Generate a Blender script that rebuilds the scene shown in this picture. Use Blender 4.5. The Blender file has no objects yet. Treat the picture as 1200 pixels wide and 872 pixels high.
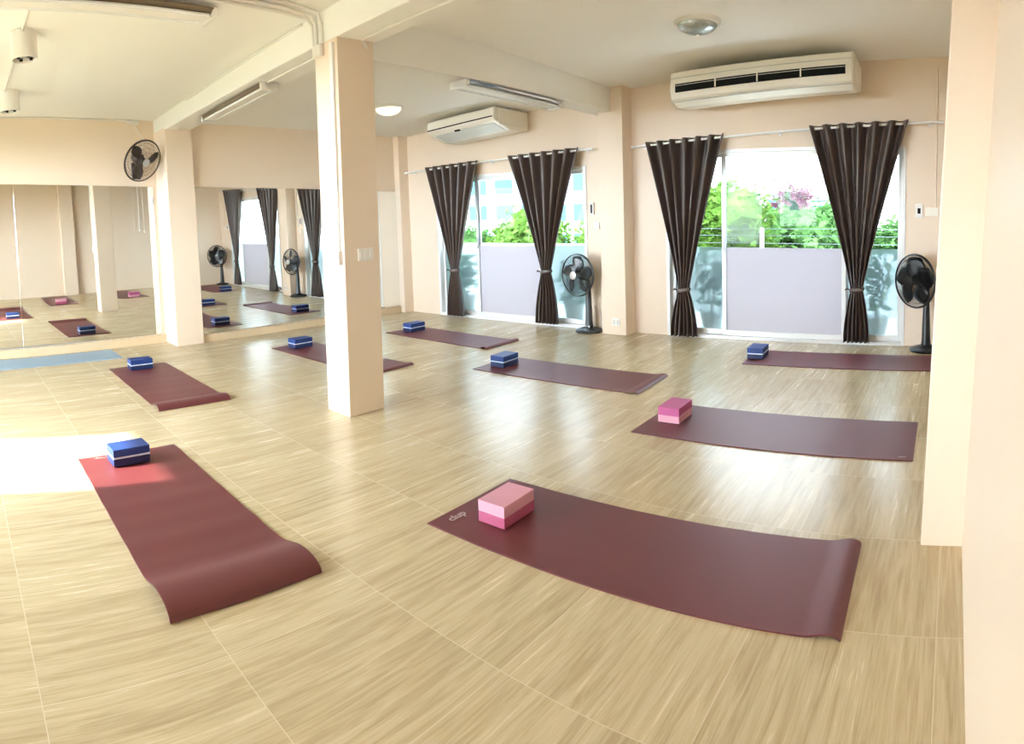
import bpy, bmesh, math, random
from mathutils import Vector, Matrix
random.seed(7)
PI = math.pi
sc = bpy.context.scene
COL = sc.collection

# ------------------------------------------------------------------ camera
F, CX, CY, W_, H_ = 746.45, 600.0, 300.78, 1200.0, 872.0
YAW, PITCH, ROLL, CAMZ = -0.697094, -0.067023, -0.032397, 1.3758
fw = Vector((math.sin(YAW)*math.cos(PITCH), math.cos(YAW)*math.cos(PITCH), math.sin(PITCH)))
rt = Vector((math.cos(YAW), -math.sin(YAW), 0.0))
up = rt.cross(fw)
c, s = math.cos(ROLL), math.sin(ROLL)
r2 = rt*c + up*s
u2 = rt*(-s) + up*c
cam_d = bpy.data.cameras.new('camera')
cam = bpy.data.objects.new('camera', cam_d)
COL.objects.link(cam)
cam.matrix_world = Matrix(((r2.x, u2.x, -fw.x, 0.0), (r2.y, u2.y, -fw.y, 0.0), (r2.z, u2.z, -fw.z, CAMZ), (0, 0, 0, 1)))
cam_d.type = 'PANO'
cam_d.panorama_type = 'CENTRAL_CYLINDRICAL'
cam_d.central_cylindrical_range_u_min = -CX/F
cam_d.central_cylindrical_range_u_max = (W_-CX)/F
cam_d.central_cylindrical_range_v_min = (CY-H_)/F
cam_d.central_cylindrical_range_v_max = CY/F
cam_d.central_cylindrical_radius = 1.0
cam_d.clip_start = 0.01
cam_d.clip_end = 500
sc.camera = cam

# ------------------------------------------------------------------ materials
MATS = {}
def srgb(r, g, b):
    f = lambda v: (v/255/12.92) if v/255 <= 0.04045 else ((v/255+0.055)/1.055)**2.4
    return (f(r), f(g), f(b), 1)
def mat(name, color, rough=0.5, metal=0.0, spec=0.5, bump=None, noise=None, emit=None, sheen=0.0, coat=0.0, trans=None):
    m = bpy.data.materials.new(name); m.use_nodes = True
    nt = m.node_tree; b = nt.nodes['Principled BSDF']
    b.inputs['Base Color'].default_value = color
    b.inputs['Roughness'].default_value = rough
    b.inputs['Metallic'].default_value = metal
    b.inputs['Specular IOR Level'].default_value = spec
    if sheen: b.inputs['Sheen Weight'].default_value = sheen
    if coat: b.inputs['Coat Weight'].default_value = coat
    tc = nt.nodes.new('ShaderNodeTexCoord')
    if noise:
        sc_, amt = noise
        n = nt.nodes.new('ShaderNodeTexNoise'); n.inputs['Scale'].default_value = sc_; n.inputs['Detail'].default_value = 4
        nt.links.new(tc.outputs['Object'], n.inputs['Vector'])
        mx = nt.nodes.new('ShaderNodeMix'); mx.data_type = 'RGBA'
        mx.inputs['A'].default_value = tuple(max(0, v*(1-amt)) for v in color[:3]) + (1,)
        mx.inputs['B'].default_value = tuple(min(1, v*(1+amt)) for v in color[:3]) + (1,)
        nt.links.new(n.outputs['Fac'], mx.inputs['Factor']); nt.links.new(mx.outputs['Result'], b.inputs['Base Color'])
    if bump:
        sc_, st, dist = bump
        n = nt.nodes.new('ShaderNodeTexNoise'); n.inputs['Scale'].default_value = sc_; n.inputs['Detail'].default_value = 3
        nt.links.new(tc.outputs['Object'], n.inputs['Vector'])
        bp = nt.nodes.new('ShaderNodeBump'); bp.inputs['Strength'].default_value = st; bp.inputs['Distance'].default_value = dist
        nt.links.new(n.outputs['Fac'], bp.inputs['Height']); nt.links.new(bp.outputs['Normal'], b.inputs['Normal'])
    if emit:
        b.inputs['Emission Color'].default_value = emit[0]; b.inputs['Emission Strength'].default_value = emit[1]
    MATS[name] = m
    return m

M_wall = mat('peach_wall_paint', (0.80, 0.67, 0.535, 1), 0.42, bump=(35, 0.05, 0.002), noise=(1.5, 0.015))
M_col = M_wall
M_ceil = mat('ceiling_paint', (0.88, 0.87, 0.83, 1), 0.7, bump=(30, 0.05, 0.002), noise=(1.2, 0.01))
M_white = mat('white_plastic', (0.80, 0.78, 0.74, 1), 0.35, noise=(20, 0.01))
M_cream = mat('cream_plastic', (0.86, 0.83, 0.74, 1), 0.38, noise=(8, 0.02))
M_greyp = mat('grey_louvre', (0.62, 0.62, 0.58, 1), 0.4, noise=(8, 0.02))
M_dark = mat('dark_slot', (0.003, 0.003, 0.003, 1), 0.7, spec=0.2, noise=(20, 0.1))
M_alu = mat('white_aluminium', (0.78, 0.79, 0.78, 1), 0.35, metal=0.15, noise=(12, 0.01))
M_alug = mat('grey_aluminium', (0.30, 0.33, 0.35, 1), 0.35, metal=0.4, noise=(12, 0.02))
M_chrome = mat('chrome', (0.75, 0.75, 0.76, 1), 0.15, metal=1.0, noise=(12, 0.01))
M_rod = mat('white_rod', (0.85, 0.85, 0.84, 1), 0.25, noise=(12, 0.01))
M_black = mat('black_plastic', (0.006, 0.0065, 0.007, 1), 0.28, noise=(20, 0.1))
M_greyfan = mat('smoky_grey_plastic', (0.045, 0.05, 0.055, 1), 0.25, noise=(20, 0.1))
M_brownfan = mat('dark_brown_plastic', (0.05, 0.035, 0.03, 1), 0.3, noise=(20, 0.1))
M_silver = mat('silver_plastic', (0.6, 0.6, 0.62, 1), 0.25, metal=0.3, noise=(20, 0.02))
M_mat = mat('maroon_rubber', (0.130, 0.026, 0.030, 1), 0.48, spec=0.5, bump=(260, 0.25, 0.001), noise=(3, 0.06))
M_bluemat = mat('pale_blue_rubber', (0.27, 0.37, 0.46, 1), 0.55, bump=(200, 0.3, 0.001), noise=(3, 0.05))
M_blue = mat('royal_blue_foam', (0.010, 0.042, 0.20, 1), 0.55, bump=(120, 0.2, 0.001), noise=(60, 0.1))
M_navy = mat('navy_foam', (0.006, 0.020, 0.095, 1), 0.55, bump=(120, 0.2, 0.001), noise=(60, 0.1))
M_stripe = mat('pale_blue_foam', (0.62, 0.72, 0.85, 1), 0.6, noise=(60, 0.03))
M_pinkL = mat('light_pink_foam', (0.64, 0.31, 0.39, 1), 0.6, bump=(120, 0.2, 0.001), noise=(60, 0.05))
M_pinkD = mat('dark_pink_foam', (0.42, 0.085, 0.17, 1), 0.6, bump=(120, 0.2, 0.001), noise=(60, 0.05))
M_magenta = mat('magenta_foam', (0.45, 0.085, 0.23, 1), 0.6, bump=(120, 0.2, 0.001), noise=(60, 0.05))
M_ink = mat('pale_print', (0.42, 0.32, 0.33, 1), 0.5, noise=(60, 0.02))
M_curt = mat('brown_blackout_fabric', (0.066, 0.043, 0.035, 1), 0.38, spec=0.6, sheen=0.05, bump=(400, 0.15, 0.001), noise=(40, 0.08))
M_mirror = mat('mirror_glass', (0.86, 0.87, 0.84, 1), 0.012, metal=1.0)
M_tube = mat('tube_glass', (0.85, 0.87, 0.88, 1), 0.1, noise=(10, 0.01))
M_refl = mat('reflector_metal', (0.6, 0.63, 0.66, 1), 0.12, metal=0.9, noise=(10, 0.01))
M_brownmetal = mat('brown_fixture_metal', (0.17, 0.125, 0.08, 1), 0.4, noise=(10, 0.03))
M_domelit = mat('lit_opal_glass', (0.9, 0.88, 0.75, 1), 0.3, emit=((1.0, 0.86, 0.50, 1), 0.8))
M_domeglass = mat('cut_glass_bowl', (0.50, 0.55, 0.56, 1), 0.08, metal=0.45, bump=(14, 0.6, 0.02), noise=(9, 0.25))
M_leaf = mat('green_leaves', (0.042, 0.085, 0.013, 1), 0.8, spec=0.1, noise=(2.2, 0.85))
M_leaf2 = mat('blue_green_leaves', (0.034, 0.080, 0.022, 1), 0.8, spec=0.1, noise=(2.2, 0.85))
M_leafd = mat('dark_pot_leaves', (0.05, 0.12, 0.05, 1), 0.5, noise=(6, 0.4))
M_bark = mat('bark', (0.2, 0.15, 0.1, 1), 0.8, noise=(6, 0.3))
M_petal = mat('pink_petals', (0.10, 0.008, 0.045, 1), 0.6, noise=(8, 0.3))
M_petalp = mat('pale_pink_petals', (0.17, 0.075, 0.11, 1), 0.6, noise=(8, 0.2))
M_potg = mat('green_pot', (0.004, 0.040, 0.022, 1), 0.7, spec=0.1, noise=(8, 0.1))
M_terra = mat('grey_pot', (0.3, 0.29, 0.28, 1), 0.7, noise=(8, 0.1))
M_conc = mat('balcony_concrete', (0.26, 0.255, 0.25, 1), 0.85, bump=(30, 0.2, 0.003), noise=(4, 0.08))
M_btile = mat('balcony_floor_tile', (0.72, 0.70, 0.66, 1), 0.6, noise=(4, 0.05))
M_railm = mat('weathered_rail', (0.10, 0.12, 0.13, 1), 0.8, spec=0.1, noise=(4, 0.1))
M_ground = mat('outside_ground', (0.12, 0.125, 0.09, 1), 0.9, noise=(0.4, 0.3))
M_bldg = mat('pale_building_wall', (0.13, 0.155, 0.17, 1), 0.8, spec=0.1, noise=(0.5, 0.05))
M_bglass = mat('blue_building_glass', (0.018, 0.065, 0.10, 1), 0.7, spec=0.1, noise=(0.7, 0.2))
M_roof = mat('grey_blue_roof', (0.05, 0.07, 0.09, 1), 0.8, noise=(0.7, 0.1))
M_baseb = mat('wood_look_base', (0.66, 0.52, 0.34, 1), 0.25, noise=(6, 0.08))

def translucent_leaf(m):
    nt = m.node_tree; b = nt.nodes['Principled BSDF']; out = nt.nodes['Material Output']
    tr = nt.nodes.new('ShaderNodeBsdfTranslucent'); mix = nt.nodes.new('ShaderNodeMixShader'); mix.inputs[0].default_value = 0.45
    src = b.inputs['Base Color'].links[0].from_socket
    nt.links.new(src, tr.inputs['Color'])
    nt.links.new(b.outputs[0], mix.inputs[1]); nt.links.new(tr.outputs[0], mix.inputs[2]); nt.links.new(mix.outputs[0], out.inputs[0])
for m in (M_leaf, M_leaf2, M_petal, M_petalp): translucent_leaf(m)

def glass_mat():
    m = bpy.data.materials.new('clear_glass'); m.use_nodes = True; nt = m.node_tree
    nt.nodes.remove(nt.nodes['Principled BSDF']); out = nt.nodes['Material Output']
    t = nt.nodes.new('ShaderNodeBsdfTransparent'); t.inputs[0].default_value = (0.95, 0.98, 0.98, 1)
    g = nt.nodes.new('ShaderNodeBsdfGlossy'); g.inputs['Roughness'].default_value = 0.02
    lw = nt.nodes.new('ShaderNodeLayerWeight'); lw.inputs['Blend'].default_value = 0.5
    pw = nt.nodes.new('ShaderNodeMath'); pw.operation = 'POWER'; nt.links.new(lw.outputs['Facing'], pw.inputs[0]); pw.inputs[1].default_value = 4.0
    fr = nt.nodes.new('ShaderNodeMath'); fr.operation = 'MULTIPLY_ADD'; nt.links.new(pw.outputs[0], fr.inputs[0]); fr.inputs[1].default_value = 0.5; fr.inputs[2].default_value = 0.004
    mx = nt.nodes.new('ShaderNodeMixShader')
    nt.links.new(fr.outputs[0], mx.inputs[0]); nt.links.new(t.outputs[0], mx.inputs[1]); nt.links.new(g.outputs[0], mx.inputs[2]); nt.links.new(mx.outputs[0], out.inputs[0])
    return m
M_glass = glass_mat()
def frosted(name, diff, trans, fac, tl=0.5):
    m = bpy.data.materials.new(name); m.use_nodes = True; nt = m.node_tree
    b = nt.nodes['Principled BSDF']; out = nt.nodes['Material Output']
    b.inputs['Base Color'].default_value = trans; b.inputs['Transmission Weight'].default_value = 1.0
    b.inputs['Roughness'].default_value = 0.28; b.inputs['IOR'].default_value = 1.12
    d = nt.nodes.new('ShaderNodeBsdfDiffuse'); d.inputs['Color'].default_value = diff
    t = nt.nodes.new('ShaderNodeBsdfTranslucent'); t.inputs['Color'].default_value = diff
    n = nt.nodes.new('ShaderNodeTexNoise'); n.inputs['Scale'].default_value = 3; tc = nt.nodes.new('ShaderNodeTexCoord')
    nt.links.new(tc.outputs['Object'], n.inputs['Vector'])
    m1 = nt.nodes.new('ShaderNodeMixShader'); m1.inputs[0].default_value = tl
    m2 = nt.nodes.new('ShaderNodeMixShader'); m2.inputs[0].default_value = fac
    nt.links.new(d.outputs[0], m1.inputs[1]); nt.links.new(t.outputs[0], m1.inputs[2])
    nt.links.new(b.outputs[0], m2.inputs[1]); nt.links.new(m1.outputs[0], m2.inputs[2]); nt.links.new(m2.outputs[0], out.inputs[0])
    return m
M_frost = frosted('frosted_film_side', (0.30, 0.38, 0.41, 1), (0.58, 0.72, 0.78, 1), 0.30, 0.4)
M_frostc = frosted('white_film_centre', (0.60, 0.575, 0.615, 1), (0.3, 0.29, 0.30, 1), 0.97, 0.42)

def floor_mat():
    m = bpy.data.materials.new('wood_look_tile'); m.use_nodes = True; nt = m.node_tree; N = nt.nodes; L = nt.links
    b = N['Principled BSDF']; tc = N.new('ShaderNodeTexCoord'); sp = N.new('ShaderNodeSeparateXYZ'); L.new(tc.outputs['Object'], sp.inputs[0])
    def math_(op, a, b_=None, c_=None):
        n = N.new('ShaderNodeMath'); n.operation = op
        for i, v in enumerate((a, b_, c_)):
            if v is None: continue
            if isinstance(v, (int, float)): n.inputs[i].default_value = v
            else: L.new(v, n.inputs[i])
        return n.outputs[0]
    T = 0.6
    tx = math_('DIVIDE', math_('ADD', sp.outputs['X'], 0.038), T)
    ty = math_('DIVIDE', math_('SUBTRACT', sp.outputs['Y'], 2.56), T)
    def grout(t):
        fr = math_('FRACT', t); d = math_('MINIMUM', fr, math_('SUBTRACT', 1.0, fr))
        return math_('LESS_THAN', d, 0.0023)
    g = math_('MAXIMUM', grout(tx), grout(ty))
    ix = math_('FLOOR', tx); iy = math_('FLOOR', ty)
    # printed planks inside each tile: 6 strips of 10 cm, staggered
    px = math_('FLOOR', math_('MULTIPLY', tx, 6.0))
    cmb = N.new('ShaderNodeCombineXYZ'); L.new(px, cmb.inputs[0]); L.new(iy, cmb.inputs[1])
    wn = N.new('ShaderNodeTexWhiteNoise'); L.new(cmb.outputs[0], wn.inputs['Vector'])
    # grain stretched along y
    mp = N.new('ShaderNodeMapping'); mp.inputs['Scale'].default_value = (44, 2.6, 1); L.new(tc.outputs['Object'], mp.inputs[0])
    off = N.new('ShaderNodeVectorMath'); off.operation = 'ADD'; L.new(mp.outputs[0], off.inputs[0])
    wm = N.new('ShaderNodeVectorMath'); wm.operation = 'SCALE'; wm.inputs['Scale'].default_value = 7.0
    cmb2 = N.new('ShaderNodeCombineXYZ'); L.new(ix, cmb2.inputs[0]); L.new(iy, cmb2.inputs[1]); wn2 = N.new('ShaderNodeTexWhiteNoise'); L.new(cmb2.outputs[0], wn2.inputs['Vector'])
    L.new(wn2.outputs['Color'], wm.inputs[0]); L.new(wm.outputs[0], off.inputs[1])
    n1 = N.new('ShaderNodeTexNoise'); n1.inputs['Scale'].default_value = 1.0; n1.inputs['Detail'].default_value = 6; n1.inputs['Roughness'].default_value = 0.65; n1.inputs['Distortion'].default_value = 0.6
    L.new(off.outputs[0], n1.inputs['Vector'])
    mp2 = N.new('ShaderNodeMapping'); mp2.inputs['Scale'].default_value = (170, 5, 1); L.new(tc.outputs['Object'], mp2.inputs[0])
    n2 = N.new('ShaderNodeTexNoise'); n2.inputs['Scale'].default_value = 1.0; n2.inputs['Detail'].default_value = 3; L.new(mp2.outputs[0], n2.inputs['Vector'])
    v = math_('ADD', math_('MULTIPLY', n1.outputs['Fac'], 0.75), math_('MULTIPLY', n2.outputs['Fac'], 0.25))
    v = math_('ADD', v, math_('MULTIPLY', math_('SUBTRACT', wn.outputs['Value'], 0.5), 0.10))
    cr = N.new('ShaderNodeValToRGB'); L.new(v, cr.inputs[0])
    e = cr.color_ramp.elements
    e[0].position = 0.27; e[0].color = (0.38, 0.285, 0.165, 1)
    e[1].position = 0.72; e[1].color = (0.62, 0.52, 0.345, 1)
    k = e.new(0.44); k.color = (0.49, 0.395, 0.24, 1)
    k = e.new(0.55); k.color = (0.56, 0.465, 0.295, 1)
    mx = N.new('ShaderNodeMix'); mx.data_type = 'RGBA'; L.new(g, mx.inputs['Factor']); L.new(cr.outputs[0], mx.inputs['A']); mx.inputs['B'].default_value = (0.60, 0.525, 0.37, 1)
    L.new(mx.outputs['Result'], b.inputs['Base Color'])
    rr = math_('ADD', math_('MULTIPLY', v, 0.03), math_('MULTIPLY', g, 0.3)); rr = math_('ADD', rr, 0.255)
    L.new(rr, b.inputs['Roughness']); b.inputs['Specular IOR Level'].default_value = 0.5
    bp = N.new('ShaderNodeBump'); bp.inputs['Strength'].default_value = 0.04; bp.inputs['Distance'].default_value = 0.002
    hh = math_('SUBTRACT', 1.0, g); L.new(hh, bp.inputs['Height']); L.new(bp.outputs['Normal'], b.inputs['Normal'])
    return m
M_floor = floor_mat()

# ------------------------------------------------------------------ mesh helpers
def obj(name, bm, m, parent=None, smooth=False, bevel=0.0):
    me = bpy.data.meshes.new(name); bmesh.ops.recalc_face_normals(bm, faces=bm.faces[:]); bm.to_mesh(me); bm.free()
    if smooth:
        for p in me.polygons: p.use_smooth = True
        me.set_sharp_from_angle(angle=math.radians(50))
    me.materials.append(m)
    o = bpy.data.objects.new(name, me); COL.objects.link(o)
    if parent: o.parent = parent
    if bevel:
        md = o.modifiers.new('bevel', 'BEVEL'); md.width = bevel; md.segments = 2; md.limit_method = 'ANGLE'; md.angle_limit = math.radians(40)
    return o
def tag(o, label=None, cat=None, group=None, kind=None):
    if label: o['label'] = label
    if cat: o['category'] = cat
    if group: o['group'] = group
    if kind: o['kind'] = kind
    return o
def thing(name, label, cat, loc=(0, 0, 0), rz=0.0, group=None):
    o = bpy.data.objects.new(name, None); COL.objects.link(o); o.location = loc; o.rotation_euler = (0, 0, rz); o.empty_display_size = 0.1
    return tag(o, label, cat, group)
def prim(bm, pts8):
    v = [bm.verts.new(p) for p in pts8]
    for f in ((0, 3, 2, 1), (4, 5, 6, 7), (0, 1, 5, 4), (1, 2, 6, 5), (2, 3, 7, 6), (3, 0, 4, 7)): bm.faces.new([v[i] for i in f])
def box(bm, x0, x1, y0, y1, z0, z1):
    prim(bm, [(x0, y0, z0), (x1, y0, z0), (x1, y1, z0), (x0, y1, z0), (x0, y0, z1), (x1, y0, z1), (x1, y1, z1), (x0, y1, z1)])
def B(x0, x1, y0, y1, z0, z1):
    bm = bmesh.new(); box(bm, x0, x1, y0, y1, z0, z1); return bm
WY = lambda x: 6.38 + 0.04*x            # window wall plane
def wbox(bm, x0, x1, o0, o1, z0, z1, dz=0.0):   # box that follows the window wall; o = distance into the room, dz = rise of the top per metre
    a, b_ = WY(x0), WY(x1)
    prim(bm, [(x0, a-o1, z0), (x1, b_-o1, z0), (x1, b_-o0, z0), (x0, a-o0, z0), (x0, a-o1, z1), (x1, b_-o1, z1+dz*(x1-x0)), (x1, b_-o0, z1+dz*(x1-x0)), (x0, a-o0, z1)])
def WB(*a, **k):
    bm = bmesh.new(); wbox(bm, *a, **k); return bm
def tube(bm, pts, r, seg=8, cap=True):
    pts = [Vector(p) for p in pts]; rings = []
    if isinstance(r, (int, float)): r = [r]*len(pts)
    prev = None
    for i, p in enumerate(pts):
        if i == 0: t = pts[1]-pts[0]
        elif i == len(pts)-1: t = pts[-1]-pts[-2]
        else: t = (pts[i+1]-pts[i]).normalized() + (pts[i]-pts[i-1]).normalized()
        t.normalize()
        if prev is None:
            a = Vector((0, 0, 1)) if abs(t.z) < 0.9 else Vector((1, 0, 0)); n = t.cross(a).normalized()
        else:
            n = (prev - t*prev.dot(t)).normalized()
        prev = n; b_ = t.cross(n)
        rings.append([bm.verts.new(p + (n*math.cos(2*PI*k/seg) + b_*math.sin(2*PI*k/seg))*r[i]) for k in range(seg)])
    for a, b_ in zip(rings, rings[1:]):
        for k in range(seg): bm.faces.new((a[k], a[(k+1) % seg], b_[(k+1) % seg], b_[k]))
    if cap:
        bm.faces.new(rings[0][::-1]); bm.faces.new(rings[-1])
def T(pts, r, seg=8):
    bm = bmesh.new(); tube(bm, pts, r, seg); return bm
def lathe(bm, prof, seg=32, M=None):
    M = M or Matrix(); rings = []
    for r, z in prof:
        if r < 1e-6: rings.append([bm.verts.new(M @ Vector((0, 0, z)))])
        else: rings.append([bm.verts.new(M @ Vector((r*math.cos(2*PI*k/seg), r*math.sin(2*PI*k/seg), z))) for k in range(seg)])
    for a, b_ in zip(rings, rings[1:]):
        for k in range(seg):
            if len(a) == 1 and len(b_) == 1: continue
            if len(a) == 1: bm.faces.new((a[0], b_[k], b_[(k+1) % seg]))
            elif len(b_) == 1: bm.faces.new((a[k], a[(k+1) % seg], b_[0]))
            else: bm.faces.new((a[k], a[(k+1) % seg], b_[(k+1) % seg], b_[k]))
    if len(rings[0]) > 1: bm.faces.new(rings[0][::-1])
    if len(rings[-1]) > 1: bm.faces.new(rings[-1])
def LT(prof, seg=32, M=None):
    bm = bmesh.new(); lathe(bm, prof, seg, M); return bm
def torus(bm, R, r, M=None, seg=48, s2=6):
    M = M or Matrix(); g = [[bm.verts.new(M @ Vector(((R+r*math.cos(2*PI*j/s2))*math.cos(2*PI*i/seg), (R+r*math.cos(2*PI*j/s2))*math.sin(2*PI*i/seg), r*math.sin(2*PI*j/s2)))) for j in range(s2)] for i in range(seg)]
    for i in range(seg):
        for j in range(s2): bm.faces.new((g[i][j], g[(i+1) % seg][j], g[(i+1) % seg][(j+1) % s2], g[i][(j+1) % s2]))
def extrude_prof(prof, x0, x1, rise=0.0):    # prof of (y, z), extruded along x
    bm = bmesh.new(); a = [bm.verts.new((x0, y, z)) for y, z in prof]; b_ = [bm.verts.new((x1, y, z+rise*(x1-x0))) for y, z in prof]
    n = len(prof)
    for i in range(n): bm.faces.new((a[i], a[(i+1) % n], b_[(i+1) % n], b_[i]))
    bm.faces.new(a[::-1]); bm.faces.new(b_); return bm
def copy_tree(o, parent=None):
    c = o.copy(); COL.objects.link(c)
    if parent is not None: c.parent = parent
    for ch in list(o.children): copy_tree(ch, c)
    return c
def struct(o, label=None): return tag(o, label, kind='structure')

# ------------------------------------------------------------------ room shell
ceil1 = lambda x, y: 2.81 + 0.025*(x+3.9) - 0.06*(y-2.5)
ceil2 = lambda x, y: 2.54 + 0.035*(x+7) - 0.03*(y-6.1)
ceil3 = lambda x, y: 2.71 + 0.048*(x+3.6) - 0.03*(y-6.3)
beamz = lambda x: 2.56 + 0.0165*(x+6.4)
XR = 0.05      # right wall foot
LEAN = 0.048
YF = -1.8      # front wall (behind the camera)
struct(obj('floor', B(-7.6, 0.4, YF-0.15, 6.6, -0.15, 0.0), M_floor))
bm = bmesh.new()
def slab(bm, q, f, th=0.12):
    prim(bm, [(x, y, f(x, y)) for x, y in q] + [(x, y, f(x, y)+th) for x, y in q])
slab(bm, [(-7.6, YF-0.1), (0.5, YF-0.1), (0.5, 2.7), (-7.6, 2.7)], ceil1)
slab(bm, [(-7.6, 2.7), (-3.75, 2.7), (-3.75, 6.45), (-7.6, 6.45)], ceil2)
slab(bm, [(-3.75, 2.7), (0.5, 2.7), (0.5, 6.6), (-3.75, 6.6)], ceil3)
struct(obj('ceiling', bm, M_ceil))
# window wall with the two door openings
DR = (-3.05, -0.50, 2.0); DL = (-6.46, -4.05, 1.90)
bm = bmesh.new()
TH = 0.14
wbox(bm, -7.6, DL[0], -TH, 0, 0, 3.05); wbox(bm, DL[0], DL[1], -TH, 0, DL[2], 3.05); wbox(bm, DL[1], DR[0], -TH, 0, 0, 3.05)
wbox(bm, DR[0], DR[1], -TH, 0, DR[2], 3.05); wbox(bm, DR[1], 0.5, -TH, 0, 0, 3.05)
struct(obj('wall_back', bm, M_wall))
# left wall: two bays with different depth
X1, X2 = -7.45, -7.12
bm = bmesh.new(); box(bm, X1-0.15, X1, YF-0.1, 2.60, 0, 3.1); box(bm, X1-0.15, X2, 2.60, 6.3, 0, 3.0)
struct(obj('wall_left', bm, M_wall))
# right wall, very slightly out of plumb
bm = bmesh.new()
prim(bm, [(XR, YF-0.1, 0), (XR+0.2, YF-0.1, 0), (XR+0.2, 6.6, 0), (XR, 6.6, 0), (XR+LEAN*3.1, YF-0.1, 3.1), (XR+0.4, YF-0.1, 3.1), (XR+0.4, 6.6, 3.1), (XR+LEAN*3.1, 6.6, 3.1)])
struct(obj('wall_right', bm, M_wall))
# front wall behind the viewpoint, with its windows; rightmost opening added for soft light
bm = bmesh.new()
xs = [(-7.6, -7.2, None), (-7.2, -5.3, (0.9, 2.4)), (-5.3, -4.85, None), (-4.85, -3.80, (0.1, 2.25)), (-3.80, -3.45, None), (-3.45, -2.5, (0.95, 2.3)), (-2.5, 0.35, None)]
for a, b_, op in xs:
    if op is None: box(bm, a, b_, YF-0.12, YF, 0, 3.1)
    else: box(bm, a, b_, YF-0.12, YF, 0, op[0]); box(bm, a, b_, YF-0.12, YF, op[1], 3.1)
struct(obj('wall_front', bm, M_wall))
bm = bmesh.new(); box(bm, -7.6, -5.30, YF-2.3, YF-0.12, 2.45, 2.55); box(bm, -3.76, 0.3, YF-2.3, YF-0.12, 2.45, 2.55)
struct(obj('added_sun_awning', bm, M_conc))  # unseen awnings added outside to keep direct sun off the two outer windows
for i, (a, b_, z0, z1) in enumerate(((-7.2, -5.3, 0.9, 2.4), (-4.85, -3.80, 0.1, 2.25), (-3.45, -2.5, 0.95, 2.3))):
    bm = bmesh.new(); t_ = 0.04
    box(bm, a, a+t_, YF-0.09, YF-0.03, z0, z1); box(bm, b_-t_, b_, YF-0.09, YF-0.03, z0, z1); box(bm, a+t_, b_-t_, YF-0.09, YF-0.03, z0, z0+t_); box(bm, a+t_, b_-t_, YF-0.09, YF-0.03, z1-t_, z1)
    struct(obj('window_%d' % (i+1), bm, M_alu))

# columns and beams
def column(x0, x1, y0, y1, lean, top, label):
    bm = bmesh.new(); L_ = lean*top
    prim(bm, [(x0, y0, 0), (x1, y0, 0), (x1, y1, 0), (x0, y1, 0), (x0+L_, y0, top), (x1+L_, y0, top), (x1+L_, y1, top), (x0+L_, y1, top)])
    return tag(obj('column', bm, M_col, bevel=0.006), label, kind='structure')
CYC0, CYC1 = 2.496, 2.81
column(-3.875, -3.60, 2.5, CYC1, 0.022, beamz(-3.7)+0.03, 'free-standing square peach column in the middle of the room')
column(-7.46, -7.04, 2.49, 2.83, 0.0, beamz(-7.3)+0.03, 'peach column standing against the mirrored wall')
column(-0.12, 0.20, 2.52, 2.84, 0.042, 2.85, 'peach pilaster on the right wall nearest the camera')
column(-3.76, -3.45, 6.03, 6.30, 0.0, 2.75, 'peach pilaster between the two sliding doors')
column(-7.14, -7.01, 5.93, 6.15, 0.0, 2.62, 'slim corner pilaster where mirror wall meets window wall')
bm = bmesh.new()
a, b_ = -7.46, 0.15
prim(bm, [(a, CYC0, beamz(a)), (b_, CYC0, beamz(b_)), (b_, CYC1+0.02, beamz(b_)), (a, CYC1+0.02, beamz(a)), (a, CYC0, 2.95), (b_, CYC0, 3.0), (b_, CYC1+0.02, 3.0), (a, CYC1+0.02, 2.95)])
tag(obj('beam', bm, M_ceil, bevel=0.006), 'long cream ceiling beam running from the mirrored wall over the middle column', kind='structure')
bm = bmesh.new()
prim(bm, [(-3.87, CYC1+0.02, 2.50), (-3.60, CYC1+0.02, 2.50), (-3.60, 6.28, 2.455), (-3.87, 6.27, 2.455), (-3.87, CYC1+0.02, 2.9), (-3.60, CYC1+0.02, 2.9), (-3.60, 6.28, 2.8), (-3.87, 6.27, 2.8)])
tag(obj('beam', bm, M_ceil, bevel=0.006), 'cream ceiling beam running from the middle column to the window wall', kind='structure')

# mirrors and their wood-look base
def mirror_panel(x, y0, y1, z0, t0, t1, label):
    bm = bmesh.new()
    prim(bm, [(x, y0, z0), (x+0.012, y0, z0), (x+0.012, y1, z0), (x, y1, z0), (x, y0, t0), (x+0.012, y0, t0), (x+0.012, y1, t1), (x, y1, t1)])
    o = obj('wall_mirror', bm, M_mirror, bevel=0.0015); return tag(o, label, 'mirror', 'mirror panels on the left wall')
zt1 = lambda y: 2.045 - 0.068*(y-0.58)
zt2 = lambda y: 1.875 - 0.038*(y-2.86)
seam = 0.725
mirror_panel(X1, -1.0, seam-0.0015, 0.11, zt1(-1.0), zt1(seam), 'wall mirror panel at the far left edge, left of the thin bright seam')
mirror_panel(X1, seam+0.0015, 2.44, 0.11, zt1(seam), zt1(2.44), 'wall mirror panel left of the column, below the wall fan')
mirror_panel(X2, 2.84, 5.93, 0.10, zt2(2.84), zt2(5.93), 'wide wall mirror right of the wall column, reflecting fans and curtains')
bm = bmesh.new(); box(bm, X1, X1+0.03, -1.7, 2.49, 0, 0.10); box(bm, X2, X2+0.03, 2.83, 5.93, 0, 0.09)
struct(obj('baseboard_left', bm, M_baseb, bevel=0.003))

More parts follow.
